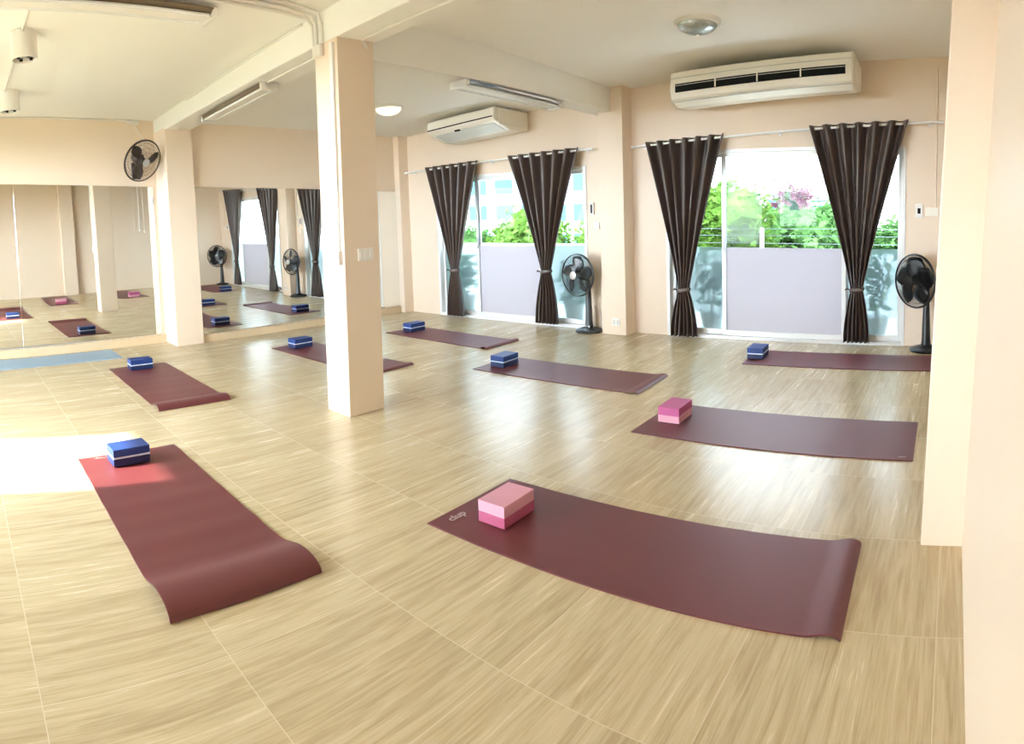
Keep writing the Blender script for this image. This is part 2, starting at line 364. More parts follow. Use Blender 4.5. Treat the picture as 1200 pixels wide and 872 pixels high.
# ------------------------------------------------------------------ sliding doors
def door(n, x0, x1, top, divs, label):
    root = bpy.data.objects.new('door_%d' % n, None); COL.objects.link(root); root.location = (0, 0, 0); struct(root)
    root['label'] = label
    rise = 0.03
    bm = bmesh.new(); wbox(bm, x0, x0+0.035, -0.10, 0.012, 0, top); wbox(bm, x1-0.035, x1, -0.10, 0.012, 0, top)
    wbox(bm, x0+0.035, x1-0.035, -0.10, 0.012, top-0.035, top)
    obj('outer_frame', bm, M_alu, root, bevel=0.003)
    obj('sill', WB(x0+0.035, x1-0.035, -0.10, 0.02, 0.0, 0.035), M_alu, root, bevel=0.003)
    cells = [x0+0.035] + divs + [x1-0.035]
    fz = 0.975
    for i in range(len(cells)-1):
        a, b_ = cells[i], cells[i+1]
        off = -0.02 if i == 1 else -0.06
        lap = 0.03 if i == 1 else 0.0
        a -= lap; b_ += lap
        p = 0.045; z0, z1 = 0.035, top-0.035
        fm = bmesh.new(); wbox(fm, a, a+p, off-0.03, off, z0, z1); wbox(fm, b_-p, b_, off-0.03, off, z0, z1); wbox(fm, a+p, b_-p, off-0.03, off, z0, z0+0.055); wbox(fm, a+p, b_-p, off-0.03, off, z1-0.04, z1)
        leaf = obj('door_leaf_frame', fm, M_alu, root, bevel=0.002)
        obj('glass_pane', WB(a+p, b_-p, off-0.018, off-0.013, z0+0.055, z1-0.04), M_glass, leaf)
        fl = obj('frosted_film', WB(a+p, b_-p, off-0.0125, off-0.0105, z0+0.055, fz), M_frostc if i == 1 else M_frost, leaf)
        fl['label'] = 'opaque white privacy film' if i == 1 else 'bluish frosted privacy film'
        if i == 1:
            for hx in (a+p/2, b_-p/2):
                hb = WB(hx-0.010, hx+0.010, off, off+0.016, 0.93, 1.08)
                h = obj('pull_handle', hb, M_alug, leaf, bevel=0.003); h['label'] = 'grey recessed pull handle'
        gb = WB(a+p-0.006, a+p, off-0.03, off+0.001, z0+0.055, z1-0.04); g = obj('rubber_gasket', gb, M_alug, leaf); g['label'] = 'dark grey gasket'
    return root
door(1, DR[0], DR[1], DR[2], [-2.39, -1.13], 'right-hand aluminium sliding door with frosted lower glass and flowers outside')
door(2, DL[0], DL[1], DL[2], [-5.74, -4.72], 'left-hand aluminium sliding door with frosted lower glass and blue building outside')

# ------------------------------------------------------------------ curtains and rods
ROD = 0.085
def rod(x0, x1, z0, z1, label):
    root = thing('curtain_rod', label, 'curtain rod', (0, 0, 0), group='white curtain rods')
    p0 = (x0, WY(x0)-ROD, z0); p1 = (x1, WY(x1)-ROD, z1)
    obj('rod', T([p0, p1], 0.0125, 12), M_rod, root, smooth=True)
    d = (Vector(p1)-Vector(p0)).normalized()
    for p, sg in ((Vector(p0), -1), (Vector(p1), 1)):
        obj('finial', T([p+d*sg*0.001, p+d*sg*0.02, p+d*sg*0.035], [0.017, 0.020, 0.012], 12), M_rod, root, smooth=True)
    for t_ in (0.03, 0.5, 0.97):
        q = Vector(p0).lerp(Vector(p1), t_); bmk = bmesh.new(); tube(bmk, [q, (q.x, WY(q.x)-0.005, q.z)], 0.008, 8); torus(bmk, 0.0155, 0.003, Matrix.Translation(q) @ Matrix.Rotation(PI/2, 4, 'Y'), 16, 5); box(bmk, q.x-0.015, q.x+0.015, WY(q.x)-0.008, WY(q.x), q.z-0.03, q.z+0.03)
        obj('bracket', bmk, M_rod, root)
rodR = (-3.38, -0.17, 2.068, 2.232); rodL = (-6.95, -3.93, 2.015, 2.085)
rz = lambda r, x: r[2] + (r[3]-r[2])*(x-r[0])/(r[1]-r[0])
rod(*rodR, 'white curtain rod above the right-hand sliding door')
rod(*rodL, 'white curtain rod above the left-hand sliding door')

def curtain(xl, xr, xc, zt, zb, bw, tw, n, rd, label, seed):
    rnd = random.Random(seed)
    root = thing('curtain', label, 'curtain', (0, 0, 0), group='brown tied-back curtains')
    bm = bmesh.new(); NS, NZ = n*16, 60
    ph = [rnd.uniform(-0.25, 0.25) for _ in range(2*n+2)]
    amp = [rnd.uniform(0.75, 1.2) for _ in range(2*n+2)]
    rows = []
    slope = (rd[3]-rd[2])/(rd[1]-rd[0])
    for j in range(NZ+1):
        t = j/NZ
        row = []
        for i in range(NS+1):
            s_ = i/NS
            x_top = xl + (xr-xl)*s_
            ztop = rz(rd, x_top)+0.032
            z = ztop + (zb-ztop)*t
            # tie position in z
            if z >= zt:
                q = (z-zt)/(ztop-zt)      # 1 top, 0 tie
                w = q**(1.12 if q > 0 else 1)
                x_t = xc + (s_-0.5)*tw
                x = x_t + (x_top-x_t)*w
                # hem side bulge
                A = 0.054*q**0.7 + 0.016*(1-q**0.7)
            else:
                q = (zt-z)/(zt-zb)
                w = 1-(1-min(1, q*1.15))**1.6 if q < 0.87 else 1
                x = xc + (s_-0.5)*(tw + (bw-tw)*w)
                A = 0.016 + 0.028*q
            k = s_*n*2; ki = int(min(k, 2*n-0.001)); am = amp[ki]*(1-(k-ki)) + amp[ki+1]*(k-ki)
            blend = 1 if z > ztop-0.12 else 0
            cc = (1-am)*min(1, (ztop-z)/0.5)
            warp = 0.35*math.sin(2*PI*s_*1.7+seed)*min(1, max(0, (ztop-z)/0.9))
            y = WY(x)-ROD + A*(1-cc)*math.sin(2*PI*n*s_ + warp - PI/2)
            if z < zt+0.25:
                f = 1-min(1, abs(z-zt)/0.25); y += 0.045*f*0 - 0.035*f*math.cos((s_-0.5)*PI)   # gathered bulge
            row.append(bm.verts.new((x, y, z)))
        rows.append(row)
    for a, b_ in zip(rows, rows[1:]):
        for i in range(NS): bm.faces.new((a[i], a[i+1], b_[i+1], b_[i]))
    pan = obj('curtain_panel', bm, M_curt, root, smooth=True)
    md = pan.modifiers.new('solid', 'SOLIDIFY'); md.thickness = 0.003
    # eyelets where the fabric crosses the rod
    for k in range(2*n):
        s_ = (k+0.5)/(2*n); x = xl+(xr-xl)*s_
        b2 = bmesh.new(); torus(b2, 0.021, 0.004, Matrix.Translation((x, WY(x)-ROD, rz(rd, x))) @ Matrix.Rotation(PI/2, 4, 'Y') @ Matrix.Rotation((0.5 if k % 2 else -0.5), 4, 'X'), 20, 6)
        obj('eyelet', b2, M_chrome, root, smooth=True)
    # tie band
    b3 = bmesh.new(); seg = 28; rr = []
    for dz in (-0.022, -0.010, 0.010, 0.022):
        g_ = 1.0 if abs(dz) > 0.015 else 1.06
        rr.append([b3.verts.new((xc+math.cos(2*PI*i/seg)*(tw/2+0.010)*g_, WY(xc)-ROD-0.012+math.sin(2*PI*i/seg)*0.048*g_, zt+dz+0.012*math.cos(2*PI*i/seg))) for i in range(seg)])
    for a, b_ in zip(rr, rr[1:]):
        for i in range(seg): b3.faces.new((a[i], a[(i+1) % seg], b_[(i+1) % seg], b_[i]))
    tb = obj('tie_back', b3, M_curt, root, smooth=True)
    sd = tb.modifiers.new('solid', 'SOLIDIFY'); sd.thickness = 0.004
    kb = bmesh.new(); tube(kb, [(xc-tw/2-0.01, WY(xc)-ROD-0.03, zt), (xc-tw/2-0.035, WY(xc)-ROD-0.045, zt+0.012), (xc-tw/2-0.055, WY(xc)-ROD-0.03, zt-0.004)], [0.007, 0.011, 0.006], 8)
    obj('tie_knot', kb, M_curt, tb, smooth=True)
    return root
curtain(-3.22, -2.33, -2.81, 0.52, 0.02, 0.30, 0.125, 6, rodR, 'brown tied-back curtain left of the flowers, on the right-hand door', 1)
curtain(-1.45, -0.47, -0.97, 0.575, 0.04, 0.26, 0.125, 6, rodR, 'brown tied-back curtain right of the flowers, beside the black fan', 2)
curtain(-6.52, -5.58, -6.07, 0.64, 0.025, 0.28, 0.14, 6, rodL, 'brown tied-back curtain at the far left end of the window wall', 3)
curtain(-5.08, -4.06, -4.58, 0.67, 0.04, 0.32, 0.14, 6, rodL, 'brown tied-back curtain beside the grey fan, on the left-hand door', 4)

# ------------------------------------------------------------------ yoga mats and blocks
def yoga_mat(cx, cy, L, Wd, ang, m, label, curl=(0.0, 0.0), curl0=0.0, logo=None, group='maroon yoga mats on the floor', ripple=0.0012):
    root = thing('yoga_mat', label, 'yoga mat', (cx, cy, 0), ang, group)
    bm = bmesh.new(); NX, NY, th = 90, 14, 0.006
    h, l = curl
    def zc(x):
        d = L/2 - x; z = 0.0
        if h > 0 and d < l:
            q = d/l                     # 0 at end, 1 at start of hump
            z = h*0.5*(1+math.cos(PI*(q-0.28)/0.72)) if q > 0.28 else h*math.sqrt(max(0, 1-((0.28-q)/0.28)**2))
        d0 = x + L/2
        if curl0 and d0 < 0.12: z += curl0*(1-d0/0.12)**2
        z += ripple*(0.5+0.5*math.sin(x*24+cx*3)*math.cos(x*7+1))*(0 if d < 0.03 or d0 < 0.03 else 1)
        return z
    top, bot = [], []
    for i in range(NX+1):
        t = i/NX; x = -L/2 + L*t
        if h > 0: x = -L/2 + L*(1-(1-t)**1.25)
        z = zc(x); dz = (zc(min(L/2, x+0.004))-zc(x-0.004))/0.008 if -L/2+0.01 < x < L/2-0.004 else 0
        if x >= L/2-0.004 and h > 0: dz = -2.0
        nx, nz = -dz/math.hypot(dz, 1), 1/math.hypot(dz, 1)
        rt_, rb_ = [], []
        for j in range(NY+1):
            y = -Wd/2 + Wd*j/NY
            wv = 0.0
            rt_.append(bm.verts.new((x+nx*th, y, z+nz*th+wv+0.0005))); rb_.append(bm.verts.new((x, y, z+wv+0.0005)))
        top.append(rt_); bot.append(rb_)
    for a, b_ in zip(top, top[1:]):
        for j in range(NY): bm.faces.new((a[j], b_[j], b_[j+1], a[j+1]))
    for a, b_ in zip(bot, bot[1:]):
        for j in range(NY): bm.faces.new((a[j], a[j+1], b_[j+1], b_[j]))
    for i in range(NX):
        bm.faces.new((top[i][0], bot[i][0], bot[i+1][0], top[i+1][0])); bm.faces.new((top[i][NY], top[i+1][NY], bot[i+1][NY], bot[i][NY]))
    for j in range(NY):
        bm.faces.new((top[0][j], top[0][j+1], bot[0][j+1], bot[0][j])); bm.faces.new((top[NX][j], bot[NX][j], bot[NX][j+1], top[NX][j+1]))
    pad = obj('pad', bm, m, root, smooth=True)
    if logo:
        kind, lx, ly, rot, size = logo
        z = th + 0.0022
        if kind == 'text':
            fc = bpy.data.curves.new('printed_logo', 'FONT'); fc.body = 'clup'; fc.size = size; fc.align_x = 'CENTER'; fc.align_y = 'CENTER'; fc.extrude = 0.0003; fc.offset = 0.0012
            tmp = bpy.data.objects.new('tmp', fc); COL.objects.link(tmp); bpy.context.view_layer.update(); me_ = bpy.data.meshes.new_from_object(tmp.evaluated_get(bpy.context.evaluated_depsgraph_get())); me_.materials.clear(); me_.materials.append(M_ink); bpy.data.objects.remove(tmp); o = bpy.data.objects.new('printed_logo', me_); COL.objects.link(o)
        else:
            b2 = bmesh.new(); N_ = 14; ring = []
            for k in range(N_+1):
                a_ = PI*k/N_; ring.append((math.cos(a_)*0.024, -math.sin(a_)*0.012, math.cos(a_)*0.019, -math.sin(a_)*0.004))
            vs = [(b2.verts.new((a_, b3_, 0)), b2.verts.new((c_, d_, 0))) for a_, b3_, c_, d_ in ring]
            for p, q in zip(vs, vs[1:]): b2.faces.new((p[0], q[0], q[1], p[1]))
            r_ = bmesh.ops.extrude_face_region(b2, geom=b2.faces[:]); bmesh.ops.translate(b2, verts=[v for v in r_['geom'] if isinstance(v, bmesh.types.BMVert)], vec=(0, 0, 0.0006))
            o = obj('printed_logo', b2, M_ink)
        o.parent = root; o.location = (lx, ly, z); o.rotation_euler = (0, 0, rot); o['label'] = 'small pale printed logo'
    return root
Ls = {}
yoga_mat(-2.955, 0.965, 1.75, 0.625, -0.010, M_mat, 'maroon yoga mat nearest on the left, half in sunlight, near end rolled up', curl=(0.043, 0.36), logo=('text', -0.82, -0.17, -PI/2, 0.06), ripple=0.0045)
yoga_mat(-5.44, 1.755, 1.69, 0.60, -0.015, M_mat, 'maroon yoga mat behind the sunlit one, in front of the mirror', curl=(0.030, 0.25), ripple=0.002)
yoga_mat(-5.33, 3.57, 1.75, 0.52, 0.02, M_mat, 'maroon yoga mat partly hidden behind the middle column', curl=(0.016, 0.10))
yoga_mat(-5.16, 5.0, 1.62, 0.53, 0.0, M_mat, 'maroon yoga mat farthest back, before the left-hand sliding door', curl=(0.022, 0.10))
yoga_mat(-3.09, 4.365, 1.63, 0.56, 0.035, M_mat, 'maroon yoga mat with blue block right of the middle column', curl=(0.014, 0.11))
yoga_mat(-1.00, 5.60, 1.72, 0.57, 0.05, M_mat, 'maroon yoga mat before the right-hand sliding door, end hidden by pilaster')
yoga_mat(-1.065, 3.70, 1.70, 0.635, 0.012, M_mat, 'maroon yoga mat with magenta block, lying second nearest on the right', logo=('mark', 0.79, -0.27, 0.0, 0))
yoga_mat(-1.225, 2.17, 1.74, 0.60, 0.036, M_mat, 'maroon yoga mat with light pink block, nearest the camera', curl=(0.016, 0.13), logo=('text', -0.81, -0.17, PI/2, 0.06))
yoga_mat(-7.06, 0.85, 1.80, 0.57, PI/2, M_bluemat, 'pale blue yoga mat lying along the foot of the mirror', group='pale blue mat')

def block(cx, cy, ang, kind, label, group, z=0.0095):
    root = thing('yoga_block', label, 'yoga block', (cx, cy, z), ang, group)
    w, l, h = 0.148, 0.226, 0.100
    if kind == 'blue': lay = [(0, 0.044, M_navy, 'navy lower half'), (0.044, 0.054, M_stripe, 'pale blue centre stripe'), (0.054, 0.100, M_blue, 'royal blue upper half')]
    elif kind == 'pink': lay = [(0, 0.048, M_pinkD, 'dark pink lower half'), (0.048, 0.100, M_pinkL, 'light pink upper half')]
    else: lay = [(0, 0.046, M_pinkL, 'light pink lower half'), (0.046, 0.100, M_magenta, 'magenta upper half')]
    for z0, z1, m, lb in lay:
        o = obj('foam_layer', B(-w/2, w/2, -l/2, l/2, z0+0.0002, z1), m, root, bevel=0.003 if z1-z0 > 0.02 else 0.001); o['label'] = lb
    return root
first = {}
def put_block(cx, cy, ang, kind, label, group):
    if kind in first:
        o = copy_tree(first[kind]); o.location = (cx, cy, 0.0095); o.rotation_euler = (0, 0, ang); o['label'] = label; o['group'] = group; return o
    first[kind] = block(cx, cy, ang, kind, label, group); return first[kind]
GB = 'blue foam blocks on the mats'
b1 = put_block(-3.665, 0.94, 0.03, 'blue', 'royal blue foam block standing in the sunlight on the nearest left mat', GB)
b1.location.z = 0.0125
put_block(-6.13, 1.755, -0.02, 'blue', 'royal blue foam block on the mat in front of the mirror', GB)
put_block(-6.02, 3.56, 0.02, 'blue', 'royal blue foam block just left of the middle column', GB)
put_block(-5.78, 5.02, 0.02, 'blue', 'royal blue foam block on the farthest mat, right of the middle column', GB)
put_block(-3.745, 4.32, 0.06, 'blue', 'royal blue foam block on the central mat before the grey fan', GB)
put_block(-1.785, 5.56, 0.05, 'blue', 'royal blue foam block before the right-hand sliding door', GB)
put_block(-1.765, 3.715, 0.03, 'magenta', 'pink foam block with magenta top on the second mat from the front', 'pink foam blocks on the mats')
put_block(-1.85, 2.115, 0.05, 'pink', 'light pink foam block with darker base on the nearest mat', 'pink foam blocks on the mats')

# ------------------------------------------------------------------ fans
def fan_head(root, C_, n, R, mc, mhub, mblade, nb=5, bw=1.25, dense=1.0):
    n = Vector(n).normalized(); q = n.to_track_quat('Z', 'Y').to_matrix().to_4x4(); M = Matrix.Translation(C_) @ q
    cage = bmesh.new(); torus(cage, R, 0.008, M, 56, 8); torus(cage, R-0.006, 0.005, M @ Matrix.Translation((0, 0, 0.012)), 56, 6)
    obj('cage_rim', cage, mc, root, smooth=True)
    g = bmesh.new()
    for sg, dep, nw in ((1, 0.075, int(48*dense)), (-1, 0.085, int(36*dense))):
        for k in range(nw):
            a = 2*PI*k/nw; tw = 0.25*sg; pts = []
            for t in (0.0, 0.35, 0.7, 0.92, 1.0):
                r = 0.045 + (R-0.05)*t; z = sg*dep*(1-t**2.6); aa = a + tw*t
                pts.append(M @ Vector((r*math.cos(aa), r*math.sin(aa), z)))
            tube(g, pts, 0.0011*dense**0.6, 3, cap=False)
        for rr in (0.35, 0.62, 0.85):
            torus(g, 0.045+(R-0.05)*rr, 0.0015, M @ Matrix.Translation((0, 0, sg*dep*(1-rr**2.6))), 40, 4)
    obj('cage_grille', g, mc, root)
    obj('hub_badge', LT([(0, 0.074), (0.030, 0.074), (0.047, 0.078), (0.047, 0.084), (0.020, 0.088), (0, 0.088)], 28, M), mhub, root, smooth=True)
    for k in range(nb):
        b_ = bmesh.new(); a0 = 2*PI*k/nb; g_ = []
        for i in range(7):
            t = i/6; r = 0.035 + (R-0.06)*t; wd = 0.30 + 0.55*math.sin(PI*min(1, t*0.9+0.12)); row = []
            for j in range(5):
                u = j/4-0.5; aa = a0 + u*wd*bw + 0.35*t; zz = 0.028*(u*2)*(1-0.3*t)
                row.append(b_.verts.new(M @ Vector((r*math.cos(aa), r*math.sin(aa), zz))))
            g_.append(row)
        for p, q2 in zip(g_, g_[1:]):
            for j in range(4): b_.faces.new((p[j], p[j+1], q2[j+1], q2[j]))
        bo = obj('blade', b_, mblade, root, smooth=True); md = bo.modifiers.new('solid', 'SOLIDIFY'); md.thickness = 0.002
    obj('hub', LT([(0, 0.035), (0.028, 0.034), (0.040, 0.02), (0.042, -0.02), (0.04, -0.03), (0, -0.03)], 28, M), mblade, root, smooth=True)
    obj('motor_housing', LT([(0, -0.03), (0.05, -0.035), (0.068, -0.06), (0.070, -0.12), (0.055, -0.17), (0.03, -0.185), (0, -0.187)], 28, M), mc, root, smooth=True)
    return M
def floor_fan(base, head, n, R, mc, mhub, mblade, label, bw=1.25):
    root = thing('standing_fan', label, 'fan', (0, 0, 0), 0, 'black floor fans by the sliding doors')
    bx, by = base; hx, hy, hz = head; n = Vector(n).normalized()
    M = Matrix.Translation((bx, by, 0))
    obj('base', LT([(0.155, 0.0), (0.162, 0.012), (0.150, 0.030), (0.09, 0.045), (0.05, 0.060), (0, 0.062)], 36, M), mc, root, smooth=True)
    mot = Vector((hx, hy, hz)) - n*0.13
    b_ = bmesh.new(); tube(b_, [(bx, by, 0.05), (bx, by, 0.12), (bx, by, hz-0.10)], [0.050, 0.044, 0.028], 14); obj('pole', b_, mc, root, smooth=True)
    b_ = bmesh.new(); tube(b_, [(bx, by, hz-0.14), (bx, by, hz-0.08), (mot.x, mot.y, hz-0.03), (mot.x, mot.y, hz)], [0.028, 0.030, 0.034, 0.03], 14); obj('neck', b_, mc, root, smooth=True)
    b_ = B(bx-0.035, bx+0.035, by-0.045, by-0.02, 0.05, 0.075); obj('control_panel', b_, mhub, root, bevel=0.003)
    fan_head(root, Vector(head), n, R, mc, mhub, mblade, 5, bw, 1.5 if bw < 1.5 else 2.0)
    return root
fanL = floor_fan((-3.965, 6.075), (-4.01, 5.93, 0.665), (-0.15, -1, 0.02), 0.238, M_greyfan, M_silver, M_greyfan, 'dark grey floor fan with silver hub, left of the pilaster')
floor_fan((-0.27, 6.17), (-0.375, 6.02, 0.70), (-0.62, -0.78, 0.0), 0.255, M_black, M_black, M_black, 'black floor fan half hidden behind the right pilaster', 1.9)
bm = bmesh.new(); tube(bm, [(-3.93, 6.2, 0.0), (-3.90, 6.19, 0.02), (-3.86, 6.2, 0.09), (-3.90, 6.21, 0.22), (-3.94, 6.12, 0.40)], 0.004, 6)
obj('power_cord', bm, M_white, fanL, smooth=True)['label'] = 'thin pale power cord'
# wall fan
root = thing('wall_fan', 'brown wall-mounted fan above the mirror at the wall column', 'fan', (0, 0, 0))
hd = Vector((-7.12, 2.225, 2.205)); nn = Vector((0.86, 0.28, -0.42)).normalized()
fan_head(root, hd, nn, 0.248, M_brownfan, M_silver, M_brownfan, 3)
bm = bmesh.new(); box(bm, X1, X1+0.05, 2.18, 2.28, 2.02, 2.22); obj('wall_bracket', bm, M_brownfan, root, bevel=0.008)
b_ = bmesh.new(); tube(b_, [(X1+0.04, 2.23, 2.13), (X1+0.12, 2.225, 2.14), tuple(hd-nn*0.14)], [0.03, 0.026, 0.03], 12); obj('arm', b_, M_brownfan, root, smooth=True)
for dy, z1 in ((-0.03, 1.42), (0.03, 1.40)):
    b_ = bmesh.new(); tube(b_, [(-7.33, 2.23+dy, 2.05), (-7.33, 2.23+dy*0.9, 1.75), (-7.33, 2.23+dy, z1)], 0.0018, 5); tube(b_, [(-7.33, 2.23+dy, z1), (-7.33, 2.23+dy, z1-0.03)], [0.004, 0.007], 8); obj('pull_cord', b_, M_white, root)

# ------------------------------------------------------------------ air conditioners
def aircon(name_label, x0, x1, prof, rise, slot, mbody):
    root = thing('air_conditioner', name_label, 'air conditioner', (0, 0, 0), 0, 'ceiling air conditioners on the window wall')
    obj('body', extrude_prof(prof, x0, x1, rise), mbody, root, bevel=0.012)
    return root
# right unit
pR = [(5.66, 2.690), (5.60, 2.672), (5.575, 2.52), (5.60, 2.42), (5.74, 2.365), (6.10, 2.40), (6.27, 2.44), (6.29, 2.690)]
r_ = 0.052
xa, xb = -2.68, -0.955
acr = aircon('wide white air conditioner with open dark slot above the right-hand door', xa, xb, pR, r_, None, M_cream)
def onfront(x, z, y): return (x, y, z + r_*(x-xa))
def strip(x0, x1, z0, z1, y0, y1, rise, xr):
    bm = bmesh.new()
    prim(bm, [(x0, y0, z0+rise*(x0-xr)), (x1, y0, z0+rise*(x1-xr)), (x1, y1, z0+rise*(x1-xr)), (x0, y1, z0+rise*(x0-xr)), (x0, y0, z1+rise*(x0-xr)), (x1, y0, z1+rise*(x1-xr)), (x1, y1, z1+rise*(x1-xr)), (x0, y1, z1+rise*(x0-xr))])
    return bm
o = obj('air_slot', strip(xa+0.06, xb-0.06, 2.482, 2.558, 5.566, 5.60, r_, xa), M_dark, acr); o['label'] = 'dark open air outlet'
for k in range(3):
    xx = xa+0.06 + (xb-xa-0.12)*(k+1)/4
    obj('slot_divider', strip(xx-0.006, xx+0.006, 2.485, 2.560, 5.560, 5.575, r_, xa), M_cream, acr)
for zz in (2.540,):
    obj('louvre_blade', strip(xa+0.06, xb-0.06, zz, zz+0.004, 5.562, 5.590, r_, xa), M_greyp, acr)
obj('top_seam', strip(xa, xb, 2.615, 2.618, 5.580, 5.60, r_, xa), M_greyp, acr)
obj('lower_seam', strip(xa+0.01, xb-0.01, 2.400, 2.404, 5.625, 5.66, r_, xa), M_greyp, acr)
obj('side_cap', strip(xb, xb+0.012, 2.43, 2.66, 5.70, 6.22, r_, xa), M_cream, acr, bevel=0.01)
def skew(root, px, py):
    Rm = Matrix.Rotation(0.04, 4, 'Z'); root.matrix_world = Matrix.Translation((px, py, 0)) @ Rm @ Matrix.Translation((-px, -py, 0))
skew(acr, xa, 6.29)
acr.location.y -= 0.02
# left unit
r2_ = 0.055
xa2, xb2 = -5.90, -4.83
zl = 2.505
pL = [(5.52, zl+0.04), (5.50, zl+0.02), (5.49, zl-0.09), (5.52, zl-0.12), (5.80, zl-0.205), (6.10, zl-0.205), (6.15, zl-0.19), (6.16, zl+0.03)]
acl = aircon('smaller cream air conditioner hanging over the left-hand door', xa2, xb2, pL, r2_, None, M_cream)
o = obj('louvre_gap', strip(xa2+0.01, xb2-0.02, zl-0.078, zl-0.066, 5.484, 5.50, r2_, xa2), M_dark, acl)
obj('top_seam', strip(xa2+0.01, xb2-0.01, zl+0.018, zl+0.022, 5.494, 5.52, r2_, xa2), M_greyp, acl)
bm = bmesh.new()
def und(x, y): t_ = (y-5.52)/(5.80-5.52); return zl-0.12-0.085*t_ + r2_*(x-xa2)
prim(bm, [(xa2+0.08, 5.56, und(xa2, 5.56)-0.006), (xb2-0.06, 5.56, und(xb2, 5.56)-0.010), (xb2-0.06, 5.77, und(xb2, 5.77)-0.010), (xa2+0.08, 5.77, und(xa2, 5.77)-0.006), (xa2+0.08, 5.56, und(xa2, 5.56)+0.004), (xb2-0.06, 5.56, und(xb2, 5.56)), (xb2-0.06, 5.77, und(xb2, 5.77)), (xa2+0.08, 5.77, und(xa2, 5.77)+0.004)])
obj('intake_grille', bm, M_greyp, acl)
bm = bmesh.new(); prim(bm, [(-5.48, 5.535, und(-5.48, 5.535)-0.012), (-5.40, 5.535, und(-5.40, 5.535)-0.012), (-5.40, 5.555, und(-5.4, 5.555)-0.012), (-5.48, 5.555, und(-5.48, 5.555)-0.012), (-5.48, 5.535, und(-5.48, 5.535)+0.002), (-5.40, 5.535, und(-5.4, 5.535)+0.002), (-5.40, 5.555, und(-5.4, 5.555)+0.002), (-5.48, 5.555, und(-5.48, 5.555)+0.002)])
o = obj('display_badge', bm, M_dark, acl); o['label'] = 'small dark badge'
obj('side_cap', strip(xb2, xb2+0.012, zl-0.16, zl+0.01, 5.58, 6.08, r2_, xa2), M_cream, acl, bevel=0.01)

skew(acl, xb2, 6.16)
# ------------------------------------------------------------------ ceiling lights
def dome(x, y, z, R, lit, label):
    root = thing('ceiling_light', label, 'ceiling light', (x, y, z), 0, 'round ceiling lights')
    obj('rim', LT([(R, 0.01), (R, -0.012), (R-0.012, -0.024), (R-0.03, -0.026), (R-0.03, 0.0)], 40), M_white if not lit else M_white, root, smooth=True)
    n = 8; prof = [((R-0.028)*math.cos(PI/2*k/n), -0.022-0.075*math.sin(PI/2*k/n)) for k in range(n)] + [(0, -0.097)]
    o = obj('glass_bowl', LT(prof, 40), M_domelit if lit else M_domeglass, root, smooth=True)
    obj('finial', LT([(0.008, -0.094), (0.012, -0.102), (0.006, -0.110), (0, -0.112)], 16), M_chrome, root, smooth=True)
    return root
dome(-5.60, 4.62, ceil2(-5.60, 4.62), 0.17, True, 'round ceiling light glowing warm yellow, right of the middle column')
dome(-1.985, 4.68, ceil3(-1.985, 4.68), 0.185, False, 'round cut-glass ceiling light, switched off, before the wide air conditioner')

def tube_light(p0, p1, side, wid, mside, label, two=True, hz=0.055):
    p0, p1 = Vector(p0), Vector(p1); root = thing('tube_light', label, 'tube light', (0, 0, 0), 0, 'fluorescent ceiling fittings')
    d = (p1-p0).normalized(); sd = Vector(side); sd = (sd - d*sd.dot(d)).normalized(); upv = sd.cross(d); upv = upv if upv.z > 0 else -upv
    def bx(a, b_, s0, s1, z0, z1):
        bm = bmesh.new(); prim(bm, [tuple(p+sd*q+upv*z) for z in (z0, z1) for p, q in ((a, s0), (b_, s0), (b_, s1), (a, s1))]); return bm
    obj('housing', bx(p0, p1, -wid*0.28, wid*0.28, -hz, 0.0), M_white, root, bevel=0.004)
    for sg in (-1, 1):
        bm = bmesh.new(); prim(bm, [tuple(p+sd*q+upv*z) for (z, q, p) in ((-hz+0.004, sg*wid*0.20, p0+d*0.03), (-hz+0.004, sg*wid*0.20, p1-d*0.03), (-0.012, sg*wid*0.55, p1-d*0.03), (-0.012, sg*wid*0.55, p0+d*0.03), (-hz+0.008, sg*wid*0.20, p0+d*0.03), (-hz+0.008, sg*wid*0.20, p1-d*0.03), (-0.006, sg*wid*0.55, p1-d*0.03), (-0.006, sg*wid*0.55, p0+d*0.03))])
        obj('reflector_wing', bm, mside, root)
        if two or sg == 1:
            a, b_ = p0+d*0.05+sd*sg*wid*0.36-upv*0.048, p1-d*0.05+sd*sg*wid*0.36-upv*0.048
            obj('glass_tube', T([a, b_], 0.013, 10), M_tube, root, smooth=True)
    for q in (p0, p1):
        s_ = 1 if q is p0 else -1
        obj('end_cap', bx(q, q+d*s_*0.035, -wid*0.52, wid*0.52, -hz-0.012, -0.002), M_white, root, bevel=0.004)
    return root
tube_light((-3.70, 3.80, 2.485), (-3.74, 5.22, 2.462), (1, 0, 0), 0.19, M_refl, 'twin fluorescent tube fitting under the beam, above the smaller air conditioner')
tube_light((-6.22, 2.70, beamz(-6.2)-0.006), (-4.78, 2.66, beamz(-4.8)-0.006), (0, 1, 0), 0.16, M_brownmetal, 'fluorescent tube fitting under the beam between wall column and middle column')
tube_light((-3.99, 0.35, ceil1(-3.99, 0.35)-0.025), (-3.985, 1.80, ceil1(-3.985, 1.80)-0.025), (1, 0, 0), 0.20, M_brownmetal, 'fluorescent tube fitting cut off by the top edge, left of the middle column')
tube_light((-2.86, 3.06, ceil3(-2.86, 3.06)-0.03), (-1.5, 3.06, ceil3(-1.5, 3.06)-0.03), (0, 1, 0), 0.16, M_brownmetal, 'end of a tube fitting peeking in at the top centre edge')

